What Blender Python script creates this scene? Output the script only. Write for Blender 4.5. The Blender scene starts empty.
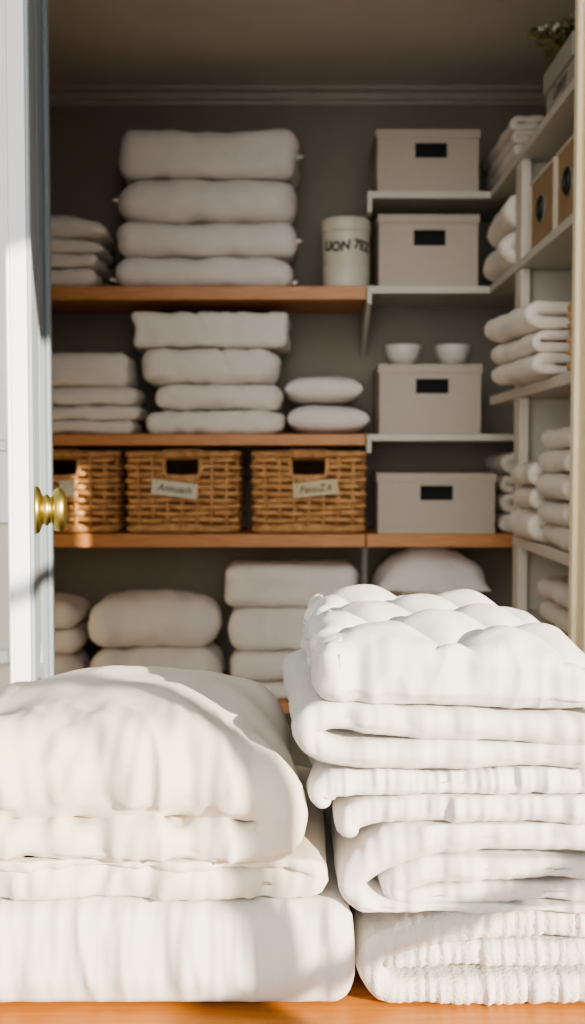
import bpy, math, random
from mathutils import Vector, Matrix, noise
C = bpy.context.scene.collection
PI = math.pi
random.seed(7)

# ------------------------------------------------------------------ camera
FPX, CX, CY, CAMZ = 1100.0, 292.5, 512.0, 1.45
PITCH = math.atan(52 / FPX)
cd = bpy.data.cameras.new('camera'); cam = bpy.data.objects.new('camera', cd); C.objects.link(cam)
cam.location = (0, 0, CAMZ); cam.rotation_euler = (PI / 2 - PITCH, 0, 0)
cd.sensor_fit = 'VERTICAL'; cd.sensor_height = 24; cd.sensor_width = 24
cd.lens = FPX / 1024 * 24
cd.clip_start = 0.02
cd.dof.use_dof = True; cd.dof.focus_distance = 1.2; cd.dof.aperture_fstop = 4.0
bpy.context.scene.camera = cam


def P(px, py, Y):
    """measured photo position -> world point at depth Y"""
    x = (px - CX) / FPX; y = (CY - py) / FPX
    s, c = math.sin(PITCH), math.cos(PITCH)
    d = Vector((x, c + y * s, -s + y * c))
    k = Y / d.y
    return Vector((d.x * k, Y, CAMZ + d.z * k))


def PX(px, Y, py=460): return P(px, py, Y).x
def PZ(py, Y): return P(CX, py, Y).z


# ------------------------------------------------------------------ materials
def mat(name, col, rough=0.6, metal=0.0, col2=None, nscale=20, bump=0.0, bscale=60, sheen=0.0, detail=3.0, stretch=None, sss=0.0, spec=0.5):
    m = bpy.data.materials.new(name); m.use_nodes = True
    nt = m.node_tree; N = nt.nodes; L = nt.links
    b = N['Principled BSDF']
    b.inputs['Roughness'].default_value = rough
    b.inputs['Metallic'].default_value = metal
    b.inputs['Specular IOR Level'].default_value = spec
    if sheen:
        b.inputs['Sheen Weight'].default_value = sheen
        b.inputs['Sheen Roughness'].default_value = 0.6
    tc = N.new('ShaderNodeTexCoord'); mp = N.new('ShaderNodeMapping')
    L.new(tc.outputs['Object'], mp.inputs['Vector'])
    if stretch: mp.inputs['Scale'].default_value = stretch
    nz = N.new('ShaderNodeTexNoise'); nz.inputs['Scale'].default_value = nscale; nz.inputs['Detail'].default_value = detail
    L.new(mp.outputs['Vector'], nz.inputs['Vector'])
    cr = N.new('ShaderNodeValToRGB')
    c2 = col2 or tuple(c * 0.93 for c in col)
    cr.color_ramp.elements[0].position = 0.3; cr.color_ramp.elements[0].color = (*c2, 1)
    cr.color_ramp.elements[1].position = 0.7; cr.color_ramp.elements[1].color = (*col, 1)
    L.new(nz.outputs['Fac'], cr.inputs['Fac']); L.new(cr.outputs['Color'], b.inputs['Base Color'])
    if bump:
        n2 = N.new('ShaderNodeTexNoise'); n2.inputs['Scale'].default_value = bscale; n2.inputs['Detail'].default_value = 4
        L.new(mp.outputs['Vector'], n2.inputs['Vector'])
        bp = N.new('ShaderNodeBump'); bp.inputs['Strength'].default_value = bump; bp.inputs['Distance'].default_value = 0.004
        L.new(n2.outputs['Fac'], bp.inputs['Height']); L.new(bp.outputs['Normal'], b.inputs['Normal'])
    return m


M = {
    'white_cotton': mat('white_cotton', (.66, .64, .605), .92, sheen=.15, bump=.12, bscale=90, spec=.2),
    'cream_cotton': mat('cream_cotton', (.69, .63, .54), .92, sheen=.15, bump=.12, bscale=90, spec=.2),
    'quilt_cotton': mat('quilt_cotton', (.68, .665, .64), .92, sheen=.15, bump=.12, bscale=90, spec=.2),
    'terry': mat('terry', (.66, .635, .59), .95, sheen=.2, bump=.5, bscale=260, spec=.15),
    'closet_linen': mat('closet_linen', (.745, .695, .63), .92, sheen=.1, bump=.25, bscale=45, spec=.2),
    'closet_pillow': mat('closet_pillow', (.745, .69, .64), .92, sheen=.1, bump=.2, bscale=30, spec=.2),
    'closet_towel': mat('closet_towel', (.70, .635, .555), .95, sheen=.1, bump=.4, bscale=150, spec=.15),
    'oak': mat('oak', (.58, .28, .11), .45, col2=(.45, .20, .075), nscale=14, stretch=(1, 12, 12), bump=.05),
    'tabletop': mat('tabletop', (.52, .21, .045), .4, col2=(.40, .15, .03), nscale=10, stretch=(1, 14, 14), bump=.04),
    'shelf_white': mat('shelf_white', (.56, .53, .46), .5, col2=(.53, .50, .43), nscale=6),
    'unit_white': mat('unit_white', (.60, .555, .47), .5, col2=(.57, .52, .44), nscale=6),
    'wall_grey': mat('wall_grey', (.25, .23, .185), .85, col2=(.235, .216, .174), nscale=5, bump=.05, bscale=120),
    'ceiling_grey': mat('ceiling_grey', (.64, .605, .555), .9, col2=(.61, .575, .525), nscale=4),
    'crown': mat('crown', (.42, .39, .33), .6),
    'door_white': mat('door_white', (.80, .83, .83), .45, col2=(.78, .81, .81), nscale=5),
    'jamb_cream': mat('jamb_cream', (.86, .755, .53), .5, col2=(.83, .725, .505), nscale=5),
    'jamb_shade_blue': mat('jamb_shade_blue', (.31, .37, .41), .5, col2=(.295, .355, .395), nscale=5),  # blue-grey carries the shade of the door's inner face
    'room_wall': mat('room_wall', (.62, .57, .49), .8, col2=(.60, .55, .47), nscale=5),
    'rail_white': mat('rail_white', (.78, .79, .77), .5),
    'floor_wood': mat('floor_wood', (.35, .20, .10), .5, col2=(.26, .14, .07), nscale=8, stretch=(10, 1, 1)),
    'brass': mat('brass', (.52, .42, .15), .36, metal=1.0, col2=(.40, .32, .10), nscale=12),
    'box_grey': mat('box_grey', (.47, .41, .345), .8, col2=(.455, .395, .33), nscale=30, bump=.1, bscale=300),
    'kraft': mat('kraft', (.35, .235, .13), .8, col2=(.31, .205, .11), nscale=25, bump=.1, bscale=200),
    'kraft_edge': mat('kraft_edge', (.60, .53, .42), .7),
    'dark_metal': mat('dark_metal', (.06, .065, .065), .4, metal=.8),
    'ring_plate': mat('ring_plate', (.42, .42, .38), .5, metal=.5),
    'hole_shade': mat('hole_shade', (.012, .014, .015), .9),
    'wicker': mat('wicker', (.68, .40, .19), .6, col2=(.44, .23, .09), nscale=28, bump=.2, bscale=120),
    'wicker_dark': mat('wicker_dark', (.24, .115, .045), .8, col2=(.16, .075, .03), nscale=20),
    'tag_paper': mat('tag_paper', (.66, .63, .50), .8),
    'tag_kraft': mat('tag_kraft', (.62, .53, .34), .8),
    'ink': mat('ink', (.03, .03, .028), .8),
    'ink_soft': mat('ink_soft', (.10, .10, .085), .8),
    'canister': mat('canister', (.62, .58, .485), .4, col2=(.58, .54, .445), nscale=9),
    'bowl': mat('bowl', (.60, .57, .51), .35),
    'planter': mat('planter', (.36, .335, .28), .75, bump=.1, bscale=150),
    'leaf': mat('leaf', (.30, .27, .14), .7, col2=(.19, .165, .08), nscale=30),
    'bud': mat('bud', (.50, .46, .36), .8, col2=(.40, .36, .25), nscale=30),
    'post_grey': mat('post_grey', (.16, .16, .15), .6),
}


# ------------------------------------------------------------------ mesh builder
class MB:
    def __init__(s): s.v = []; s.f = []

    def add(s, verts, faces):
        o = len(s.v); s.v += [tuple(v) for v in verts]; s.f += [tuple(i + o for i in f) for f in faces]

    def box(s, x0, x1, y0, y1, z0, z1, b=0.002):
        if x0 > x1: x0, x1 = x1, x0
        if y0 > y1: y0, y1 = y1, y0
        if z0 > z1: z0, z1 = z1, z0
        b = min(b, (x1 - x0) * .45, (y1 - y0) * .45, (z1 - z0) * .45)
        lo = (x0, y0, z0); hi = (x1, y1, z1)
        V = []; idx = {}
        for sx in (0, 1):
            for sy in (0, 1):
                for sz in (0, 1):
                    sg = (sx, sy, sz)
                    for ax in range(3):
                        p = []
                        for k in range(3):
                            base = hi[k] if sg[k] else lo[k]
                            if k != ax: base += -b if sg[k] else b
                            p.append(base)
                        idx[(sg, ax)] = len(V); V.append(p)
        F = []
        def order(fc, n):
            a, bb, c = (Vector(V[fc[0]]), Vector(V[fc[1]]), Vector(V[fc[2]]))
            if (bb - a).cross(c - a).dot(Vector(n)) < 0: fc = fc[::-1]
            F.append(fc)
        for ax in range(3):
            o1, o2 = [k for k in range(3) if k != ax]
            for sd in (0, 1):
                fc = []
                for (p, q) in ((0, 0), (1, 0), (1, 1), (0, 1)):
                    sg = [0, 0, 0]; sg[ax] = sd; sg[o1] = p; sg[o2] = q
                    fc.append(idx[(tuple(sg), ax)])
                n = [0, 0, 0]; n[ax] = 1 if sd else -1
                order(fc, n)
            for p in (0, 1):
                for q in (0, 1):
                    sg0 = [0, 0, 0]; sg0[o1] = p; sg0[o2] = q; sg1 = list(sg0); sg1[ax] = 1
                    fc = [idx[(tuple(sg0), o1)], idx[(tuple(sg1), o1)], idx[(tuple(sg1), o2)], idx[(tuple(sg0), o2)]]
                    n = [0, 0, 0]; n[o1] = 1 if p else -1; n[o2] = 1 if q else -1
                    order(fc, n)
        for sx in (0, 1):
            for sy in (0, 1):
                for sz in (0, 1):
                    sg = (sx, sy, sz)
                    order([idx[(sg, k)] for k in range(3)], [1 if a else -1 for a in sg])
        s.add(V, F)

    def prism(s, poly, axis, a0, a1):
        """poly: list of 2D points in the other two axes, extruded on axis"""
        n = len(poly); V = []
        for a in (a0, a1):
            for (p, q) in poly:
                V.append({'x': (a, p, q), 'y': (p, a, q), 'z': (p, q, a)}[axis])
        F = [tuple(range(n)), tuple(range(2 * n - 1, n - 1, -1))]
        for i in range(n):
            j = (i + 1) % n; F.append((i, i + n, j + n, j)[::-1])
        s.add(V, F)

    def tube(s, pts, r, n=6, closed=False):
        pts = [Vector(p) for p in pts]; m = len(pts); V = []; F = []
        up = Vector((0, 0, 1)); prev = None
        for i, p in enumerate(pts):
            a = pts[i - 1] if (i > 0 or closed) else p
            b = pts[(i + 1) % m] if (i < m - 1 or closed) else p
            t = (b - a).normalized()
            if prev is None:
                ref = up if abs(t.dot(up)) < .9 else Vector((1, 0, 0))
                u = (ref - t * ref.dot(t)).normalized()
            else:
                u = (prev - t * prev.dot(t)).normalized()
            prev = u; w = t.cross(u)
            rr = r[i] if isinstance(r, (list, tuple)) else r
            for k in range(n):
                an = 2 * PI * k / n
                V.append(p + u * (rr * math.cos(an)) + w * (rr * math.sin(an)))
        for i in range(m if closed else m - 1):
            j = (i + 1) % m
            for k in range(n):
                l = (k + 1) % n
                F.append((i * n + k, i * n + l, j * n + l, j * n + k))
        if not closed:
            F.append(tuple(range(n))[::-1]); F.append(tuple((m - 1) * n + k for k in range(n)))
        s.add(V, F)

    def lathe(s, prof, n=32, c=(0, 0, 0), axis='z'):
        V = []; F = []; m = len(prof)
        for (r, h) in prof:
            r = max(r, 1e-5)
            for k in range(n):
                a = 2 * PI * k / n
                x, y = r * math.cos(a), r * math.sin(a)
                q = (x, y, h) if axis == 'z' else ((h, x, y) if axis == 'x' else (y, h, x))
                V.append((q[0] + c[0], q[1] + c[1], q[2] + c[2]))
        for i in range(m - 1):
            for k in range(n):
                l = (k + 1) % n
                F.append((i * n + k, i * n + l, (i + 1) * n + l, (i + 1) * n + k))
        s.add(V, F)

    def build(s, name, m, parent=None, smooth=False, tr=None):
        me = bpy.data.meshes.new(name)
        V = s.v
        if tr is not None: V = [tuple(tr @ Vector(v)) for v in V]
        me.from_pydata(V, [], s.f); me.update()
        if smooth: me.shade_smooth()
        me.materials.append(m)
        o = bpy.data.objects.new(name, me); C.objects.link(o)
        if parent is not None: o.parent = parent
        return o


def centre(o):
    """move the origin of a top-level mesh to its base centre"""
    vs = o.data.vertices
    xs = [v.co.x for v in vs]; ys = [v.co.y for v in vs]; zs = [v.co.z for v in vs]
    c = Vector(((min(xs) + max(xs)) / 2, (min(ys) + max(ys)) / 2, min(zs)))
    o.data.transform(Matrix.Translation(-c)); o.location = c
    return c


def tag(o, label, cat, group=None):
    o['label'] = label; o['category'] = cat
    if group: o['group'] = group
    return o


def thing(name, loc, label, cat, group=None, rz=0):
    o = bpy.data.objects.new(name, None); C.objects.link(o)
    o.location = loc; o.rotation_euler = (0, 0, rz)
    return tag(o, label, cat, group)


def struct(o, label=None):
    o['kind'] = 'structure'
    if label: o['label'] = label
    return o


def text_mesh(txt, size, depth=0.0004, shear=0.0, offset=0.0):
    cu = bpy.data.curves.new('lettering', 'FONT'); cu.body = txt; cu.size = size; cu.extrude = depth
    cu.align_x = 'CENTER'; cu.align_y = 'CENTER'; cu.shear = shear; cu.offset = offset
    cu.resolution_u = 4
    o = bpy.data.objects.new('lettering_curve', cu); C.objects.link(o)
    bpy.context.view_layer.update()
    me = bpy.data.meshes.new_from_object(o.evaluated_get(bpy.context.evaluated_depsgraph_get()))
    bpy.data.objects.remove(o); bpy.data.curves.remove(cu)
    return me


# ------------------------------------------------------------------ cloth
def resample(path, n):
    pts = [tuple(p) for p in path]
    fine = []
    m = len(pts)
    for i in range(m - 1):
        p0 = pts[max(i - 1, 0)]; p1 = pts[i]; p2 = pts[i + 1]; p3 = pts[min(i + 2, m - 1)]
        for k in range(24):
            t = k / 24
            fine.append(tuple(0.5 * ((2 * b) + (-a + c) * t + (2 * a - 5 * b + 4 * c - d) * t * t + (-a + 3 * b - 3 * c + d) * t ** 3)
                              for a, b, c, d in zip(p0, p1, p2, p3)))
    fine.append(pts[-1])
    acc = [0]
    for a, b in zip(fine, fine[1:]): acc.append(acc[-1] + math.hypot(b[0] - a[0], b[1] - a[1]))
    out = []; j = 0
    for i in range(n):
        s = acc[-1] * i / (n - 1)
        while j < len(acc) - 2 and acc[j + 1] < s: j += 1
        f = (s - acc[j]) / max(acc[j + 1] - acc[j], 1e-9)
        out.append(tuple(a + (b - a) * f for a, b in zip(fine[j], fine[j + 1])))
    return out


def ring(t, y0, y1, r, ny, nc, nz):
    """rounded rectangle in (y, a); a is the offset along the sheet normal"""
    r = min(r, t / 2 * 0.98, (y1 - y0) / 2 * .98); h = t / 2
    out = []
    for i in range(ny): out.append((y0 + r + (y1 - y0 - 2 * r) * i / ny, h))
    for i in range(nc):
        a = PI / 2 * i / nc; out.append((y1 - r + r * math.sin(a), h - r + r * math.cos(a)))
    for i in range(nz): out.append((y1, (h - r) * (1 - 2 * i / nz)))
    for i in range(nc):
        a = PI / 2 * i / nc; out.append((y1 - r + r * math.cos(a), -h + r - r * math.sin(a)))
    for i in range(ny): out.append((y1 - r - (y1 - y0 - 2 * r) * i / ny, -h))
    for i in range(nc):
        a = PI / 2 * i / nc; out.append((y0 + r - r * math.sin(a), -h + r - r * math.cos(a)))
    for i in range(nz): out.append((y0, (h - r) * (-1 + 2 * i / nz)))
    for i in range(nc):
        a = PI / 2 * i / nc; out.append((y0 + r - r * math.cos(a), h - r + r * math.sin(a)))
    return out


def sheet(mb, path, y0, y1, r=.05, nu=90, ny=30, nc=7, nz=4):
    """a padded sheet: a rounded cross-section swept along a folded (x, z, thickness) line"""
    S = resample(path, nu)
    frames = []
    for i, (x, z, t) in enumerate(S):
        a = S[max(i - 1, 0)]; b = S[min(i + 1, nu - 1)]
        tx, tz = b[0] - a[0], b[1] - a[1]; l = math.hypot(tx, tz) or 1e-9
        frames.append((x, z, t, tx / l, tz / l))
    rings = []
    ncap = 6
    def capring(fr, ph, sg):
        x, z, t, tx, tz = fr; rr = min(r, t / 2 * .98)
        d = rr * math.sin(ph); sh = rr * (1 - math.cos(ph))
        return (x + sg * tx * d, z + sg * tz * d, max(t - 2 * sh, 1e-4), tx, tz, sh)
    for k in range(ncap, 0, -1): rings.append(capring(frames[0], PI / 2 * k / ncap, -1))
    for fr in frames: rings.append((*fr, 0.0))
    for k in range(1, ncap + 1): rings.append(capring(frames[-1], PI / 2 * k / ncap, 1))
    V = []; F = []; n = None
    for (x, z, t, tx, tz, sh) in rings:
        rg = ring(t, y0 + sh, y1 - sh, max(r - sh, 1e-4), ny, nc, nz); n = len(rg)
        nx, nzv = -tz, tx
        for (y, a) in rg: V.append((x + nx * a, y, z + nzv * a))
    m = len(rings)
    for i in range(m - 1):
        for k in range(n):
            l = (k + 1) % n
            F.append((i * n + k, (i + 1) * n + k, (i + 1) * n + l, i * n + l))
    # flat end caps built as shrinking rings
    for base, flip in ((0, False), ((m - 1) * n, True)):
        vs = [Vector(V[base + k]) for k in range(n)]
        c = sum(vs, Vector()) / n
        prev = [base + k for k in range(n)]
        for q in (.66, .33):
            st = len(V)
            for v in vs: V.append(tuple(c + (v - c) * q))
            cur = [st + k for k in range(n)]
            for k in range(n):
                l = (k + 1) % n
                fc = (prev[k], prev[l], cur[l], cur[k]); F.append(fc[::-1] if flip else fc)
            prev = cur
        V.append(tuple(c)); ci = len(V) - 1
        for k in range(n):
            fc = (prev[k], prev[(k + 1) % n], ci); F.append(fc[::-1] if flip else fc)
    mb.add(V, F)


def fix_normals(me):
    import bmesh
    bm = bmesh.new(); bm.from_mesh(me); bmesh.ops.recalc_face_normals(bm, faces=bm.faces); bm.to_mesh(me); bm.free(); me.update()


def displace(o, fn):
    me = o.data
    me.update()
    nrm = [v.normal.copy() for v in me.vertices]
    for v, n in zip(me.vertices, nrm): v.co = v.co + fn(v.co, n)
    me.update()


def nz3(x, y, z): return noise.noise(Vector((x, y, z)))


def cloth(name, mb, m, fn, label, cat, group=None):
    o = mb.build(name, m, smooth=True); fix_normals(o.data)
    if fn: displace(o, fn)
    o.data.shade_smooth()
    centre(o)
    return tag(o, label, cat, group)


def soft(seed, a1=.004, a2=.002, s1=9, s2=26, pucker=0.0, pf=70, z0=None, z1=None, rib=0.0, rf=350, back=0.0):
    """puffiness + wrinkles; pucker = little creases running up the front face"""
    def fn(co, n):
        d = a1 * nz3(co.x * s1 + seed, co.y * s1, co.z * s1 * 1.5) + a2 * nz3(co.x * s2 - seed, co.y * s2 * .7, co.z * s2)
        fr = max(0.0, -n.y)
        if pucker:
            k = nz3(co.x * pf + seed, co.z * 9 + seed, co.y * 6) + .5 * nz3(co.x * pf * 2.1, co.z * 14, seed)
            d += pucker * k * (.25 + .75 * fr) * (1 if n.z > -.3 else .5)
        if rib:
            w = math.sin(co.x * rf + 2.5 * nz3(co.x * 20, co.z * 25, seed) + co.z * 30)
            d += rib * w * (.2 + .8 * fr)
        v = n * d
        if z0 is not None and co.z + v.z < z0: v.z = z0 - co.z
        if z1 is not None and co.z + v.z > z1: v.z = z1 - co.z
        return v
    return fn


def pillow_mesh(w, d, h, nx=36, ny=26, p=2.6, e=.5, pinch=.05, mid=.5):
    """closed pillow, base at z=0; two grids joined at the seam"""
    mb = MB(); V = []; F = []
    for sd in (1, -1):
        st = len(V)
        for i in range(nx + 1):
            for j in range(ny + 1):
                u = -1 + 2 * i / nx; v = -1 + 2 * j / ny
                uu = math.copysign(abs(u) ** .8, u); vv = math.copysign(abs(v) ** .8, v)
                th = ((1 - abs(uu) ** p) * (1 - abs(vv) ** p))
                th = max(th, 0) ** e
                x = uu * w / 2 * (1 - pinch * (1 - vv * vv)); y = vv * d / 2 * (1 - pinch * (1 - uu * uu))
                V.append((x, y, h * mid + (h * (1 - mid) * th if sd > 0 else -h * mid * th)))
        for i in range(nx):
            for j in range(ny):
                a = st + i * (ny + 1) + j
                fc = (a, a + ny + 1, a + ny + 2, a + 1)
                F.append(fc if sd > 0 else fc[::-1])
    mb.add(V, F)
    return mb


def weld(o, d=1e-5):
    import bmesh
    bm = bmesh.new(); bm.from_mesh(o.data); bmesh.ops.remove_doubles(bm, verts=bm.verts, dist=d)
    bmesh.ops.recalc_face_normals(bm, faces=bm.faces); bm.to_mesh(o.data); bm.free(); o.data.update()


# ================================================================== THE ROOM
YB, YW, YF = 3.30, 3.62, 2.30           # shelf fronts, closet back wall, inside of the front wall
XL, XR = -0.92, 0.86                    # closet side walls
ZC = PZ(90, YW)                         # ceiling
XS = 0.587                              # front edge of the right-hand shelving
JL, JR = -0.504, 0.580                  # door opening

def sbox(name, m, *a, b=0.0005, label=None):
    mb = MB(); mb.box(*a, b=b); return struct(mb.build(name, m), label)

sbox('floor', M['floor_wood'], -3, 1.3, -1.2, 3.7, -.05, 0)
sbox('wall_back', M['wall_grey'], XL - .08, XR + .08, YW, YW + .08, 0, ZC + .05)
sbox('wall_left', M['wall_grey'], XL - .08, XL, YF, YW, 0, ZC + .05)
sbox('wall_right', M['unit_white'], XR, XR + .08, YF, YW, 0, ZC + .05)
sbox('ceiling', M['ceiling_grey'], XL - .08, XR + .08, YF - .1, YW + .08, ZC, ZC + .06)
mb = MB()
mb.box(-3, JL - .02, YF - .1, YF, 0, ZC + .05, b=.0005)
mb.box(JR + .02, 1.3, YF - .1, YF, 0, ZC + .05, b=.0005)
mb.box(JL - .02, JR + .02, YF - .1, YF, 2.56, ZC, b=.0005)
struct(mb.build('wall_front', M['room_wall']))
# window wall to the right, a multi-pane opening letting the sun in
WX = 1.3
wy0, wy1, wz0, wz1 = -.95, 1.29, .95, 2.45
mb = MB()
mb.box(WX, WX + .12, -1.2, wy0, 0, 4.0, b=.0005)
mb.box(WX, WX + .12, wy1, 1.36, 0, 4.0, b=.0005)
mb.box(WX, WX + .12, 1.72, YF, 0, 4.0, b=.0005)
mb.box(WX, WX + .12, wy0, wy1, 0, wz0, b=.0005)
mb.box(WX, WX + .12, wy0, wy1, wz1, 4.0, b=.0005)
mb.box(WX, WX + .12, 1.36, 1.72, 2.237, 4.0, b=.0005)  # unseen side opening, added and sized to aim sun at the left basket
mb.box(WX, WX + .12, 1.36, 1.72, 0, 1.93, b=.0005)
struct(mb.build('wall_window', M['room_wall']))
mb = MB()
for k in range(0, 4):
    y = wy0 + (wy1 - wy0) * k / 3
    mb.box(WX + .03, WX + .07, y - .010, y + .010, wz0, wz1, b=.002)
for k in range(0, 4):
    z = wz0 + (wz1 - wz0) * k / 3
    mb.box(WX + .03, WX + .07, wy0, wy1, z - .010, z + .010, b=.002)
struct(mb.build('window_1', M['rail_white']))
# crown moulding
zc = ZC
mb = MB()
prof = [(YW, zc), (YW - .045, zc), (YW - .045, zc - .012), (YW - .028, zc - .018), (YW - .020, zc - .034), (YW - .010, zc - .040), (YW - .010, zc - .050), (YW, zc - .054)]
mb.prism(prof, 'x', XL, XR)
struct(mb.build('trim_1', M['crown']))
# right door frame with stepped mouldings
mb = MB()
mb.box(JR, JR + .02, 2.20, YF, 0, 2.56, b=.001)
mb.box(JR - .012, JR, 2.225, 2.258, 0, 2.56, b=.004)
mb.box(JR, JR + .02, 2.176, 2.1995, 0, 2.56, b=.002)
mb.box(JR + .002, JR + .11, 2.175, 2.1995, 0, 2.6, b=.004)
mb.box(JR + .012, JR + .03, 2.16, 2.176, 0, 2.6, b=.004)
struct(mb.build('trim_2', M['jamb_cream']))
# left door frame
mb = MB()
mb.box(JL - .02, JL, 2.20, YF, 0, 2.56, b=.001)
mb.box(JL, JL + .010, 2.250, 2.275, 0, 2.56, b=.003)
struct(mb.build('trim_3', M['jamb_shade_blue']))
# wall panelling left of the door
mb = MB()
xw = JL - .060
zr = PZ(441, 2.2)
mb.box(-1.6, xw, 2.178, 2.1995, zr - .02, zr, b=.003)
zz = PZ(522, 2.2); mb.box(-1.6, xw, 2.185, 2.1995, zz, zr - .02, b=.002)
zz = PZ(655, 2.2); mb.box(-1.6, xw, 2.17, 2.1995, zz - .012, zz + .012, b=.003)
mb.box(-1.6, xw, 2.188, 2.1995, zr + .001, 2.55, b=.002)
struct(mb.build('trim_4', M['rail_white']))

# ------------------------------------------------------------------ the open door
hinge = Vector((-.500, 2.195, 0)); free = Vector((PX(33, 1.52), 1.52, 0))
dv = free - hinge; DW = dv.length; DT = .0345; DH = 2.5
ang = math.atan2(dv.y, dv.x)
# local: x along the width from hinge to free edge, y = thickness (inside face at y=0, away side at y=-DT)
R = Matrix.Translation(hinge) @ Matrix.Rotation(ang, 4, 'Z')
inner_side = 1 if (R.to_3x3() @ Vector((0, 1, 0))).x > 0 else -1
mb = MB()
yi, yo = (0, -DT) if inner_side > 0 else (0, DT)
def ybox(x0, x1, a, b_, z0, z1, b=.001): mb.box(x0, x1, min(a, b_), max(a, b_), z0, z1, b=b)
si = 1 if yo < 0 else -1
ybox(0, DW, yi - si * .006, yo + si * .006, .01, DH, b=.001)
SW = .095
mb_body = mb
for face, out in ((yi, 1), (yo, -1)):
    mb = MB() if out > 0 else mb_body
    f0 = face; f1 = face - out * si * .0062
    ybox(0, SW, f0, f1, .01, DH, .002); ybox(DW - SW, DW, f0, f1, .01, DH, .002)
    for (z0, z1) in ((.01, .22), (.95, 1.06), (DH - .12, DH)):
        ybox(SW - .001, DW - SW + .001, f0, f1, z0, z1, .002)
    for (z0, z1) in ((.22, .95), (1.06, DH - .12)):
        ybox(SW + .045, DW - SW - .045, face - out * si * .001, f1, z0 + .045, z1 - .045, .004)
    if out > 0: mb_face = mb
door = mb_body.build('door_1', M['door_white'], tr=R)
fc_ = mb_face.build('door_face', M['jamb_shade_blue'], door, tr=R)  # shade painted into the white door's inner face
struct(door, 'white panelled door standing open at the left, its sunlit edge facing the room')
# knob on the inside face
kp = R @ Vector((DW - .045, 0, PZ(510, 1.565)))
kn = (R.to_3x3() @ Vector((0, si, 0))).normalized()
rot = Vector((0, 0, 1)).rotation_difference(kn).to_matrix().to_4x4()
KT = Matrix.Translation(kp) @ rot
mb = MB()
mb.lathe([(0, .0), (.034, 0), (.034, .004), (.031, .008), (.022, .011), (.018, .013), (0, .013)], 40)
knob = mb.build('door_knob', M['brass'], door, smooth=True, tr=KT)
knob['label'] = 'brass door knob with round rosette'
mb = MB()
mb.lathe([(0, .011), (.021, .011), (.0205, .013), (.0225, .015), (.0225, .019), (.019, .021), (.019, .024), (.024, .0255), (.0295, .029),
          (.031, .034), (.0305, .039), (.027, .0425), (.020, .0445), (.012, .0455), (0, .046)], 40)
mb.build('knob_grip', M['brass'], knob, smooth=True, tr=KT)

# ================================================================== SHELVES
zU = PZ(286, YB)    # upper oak shelf / white corner shelf
zA = PZ(191, YB)    # top corner shelf
zM = PZ(434, YB)    # middle oak shelf
zL = PZ(534, YB)    # lower oak shelf
zBL = PZ(702, YB)   # bottom shelf, left
zBR = PZ(604, YB)   # bottom shelf, right
z3 = PZ(389, 2.94); z4 = PZ(535, 2.94)
XD = PX(366, YB)    # seam between the oak and white shelving
WT = .021

def shelf(name, m, label, *a, b=.002):
    mb = MB(); mb.box(*a, b=b); o = mb.build(name, m); centre(o); return tag(o, label, 'shelf')

shelf('wooden_shelf', M['oak'], 'upper oak shelf carrying the pillow tower and the cream canister', XL + .001, XD - .001, YB, YW - .001, zU - .040, zU)
shelf('wooden_shelf', M['oak'], 'middle oak shelf directly above the three wicker baskets', XL + .001, XD - .001, YB, YW - .001, zM - .034, zM)
shelf('wooden_shelf', M['oak'], 'long lower oak shelf that carries the three wicker baskets', XL + .001, XD - .001, YB, YW - .001, zL - .040, zL)
shelf('wooden_shelf', M['oak'], 'short lower oak shelf under the widest grey box', XD + .002, XR - .001, YB, YW - .001, zL - .040, zL)
shelf('wooden_shelf', M['oak'], 'low oak shelf under the folded blankets at the bottom left', XL + .001, XD - .012, YB, YW - .001, zBL - .035, zBL)
shelf('wooden_shelf', M['oak'], 'low oak shelf under the single pillow, below the widest grey box', XD + .012, XS + .02, YB, YW - .001, zBR - .035, zBR)

def bracket_mb(zt, hf, hw):
    mb = MB()
    mb.prism([(YB + .002, zt), (YB + .002, zt - hf), (YB + .02, zt - hf), (YW - .002, zt - hw), (YW - .002, zt)], 'x', XD + .002, XD + .016)
    return mb

UY0, UY1 = 2.865, 2.94   # face stile of the upright
def corner_shelf(z, label, hf, hw):
    t = thing('corner_shelf', ((XD + XR) / 2, (YB + YW) / 2, z - WT), label, 'shelf')
    mb = MB()
    poly = [(XD + .002, YB), (XS, YB), (XS, YF + .001), (XR - .001, YF + .001), (XR - .001, YW - .001), (XD + .002, YW - .001)]
    mb.prism(poly, 'z', z - WT, z)
    inv = Matrix.Translation(-Vector(t.location))
    o = mb.build('board', M['shelf_white'], t, tr=inv); fix_normals(o.data)
    o = bracket_mb(z - WT, hf, hw).build('bracket', M['shelf_white'], t, tr=inv); fix_normals(o.data)
    return t
corner_shelf(zA, 'top white corner shelf wrapping from the back wall along the right wall', .040, .055)
corner_shelf(zU, 'second white corner shelf, holding a grey box and the two tan boxes', .030, .16)
t = thing('white_shelf', ((XD + XR) / 2, (YB + YW) / 2, zM - .021), 'short straight white shelf holding the grey box with two bowls', 'shelf')
inv = Matrix.Translation(-Vector(t.location))
mb = MB(); mb.box(XD + .002, XR - .002, YB, YW - .001, zM - .021, zM); mb.build('board', M['shelf_white'], t, tr=inv)
o = bracket_mb(zM - .021, .035, .05).build('bracket', M['shelf_white'], t, tr=inv); fix_normals(o.data)

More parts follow.
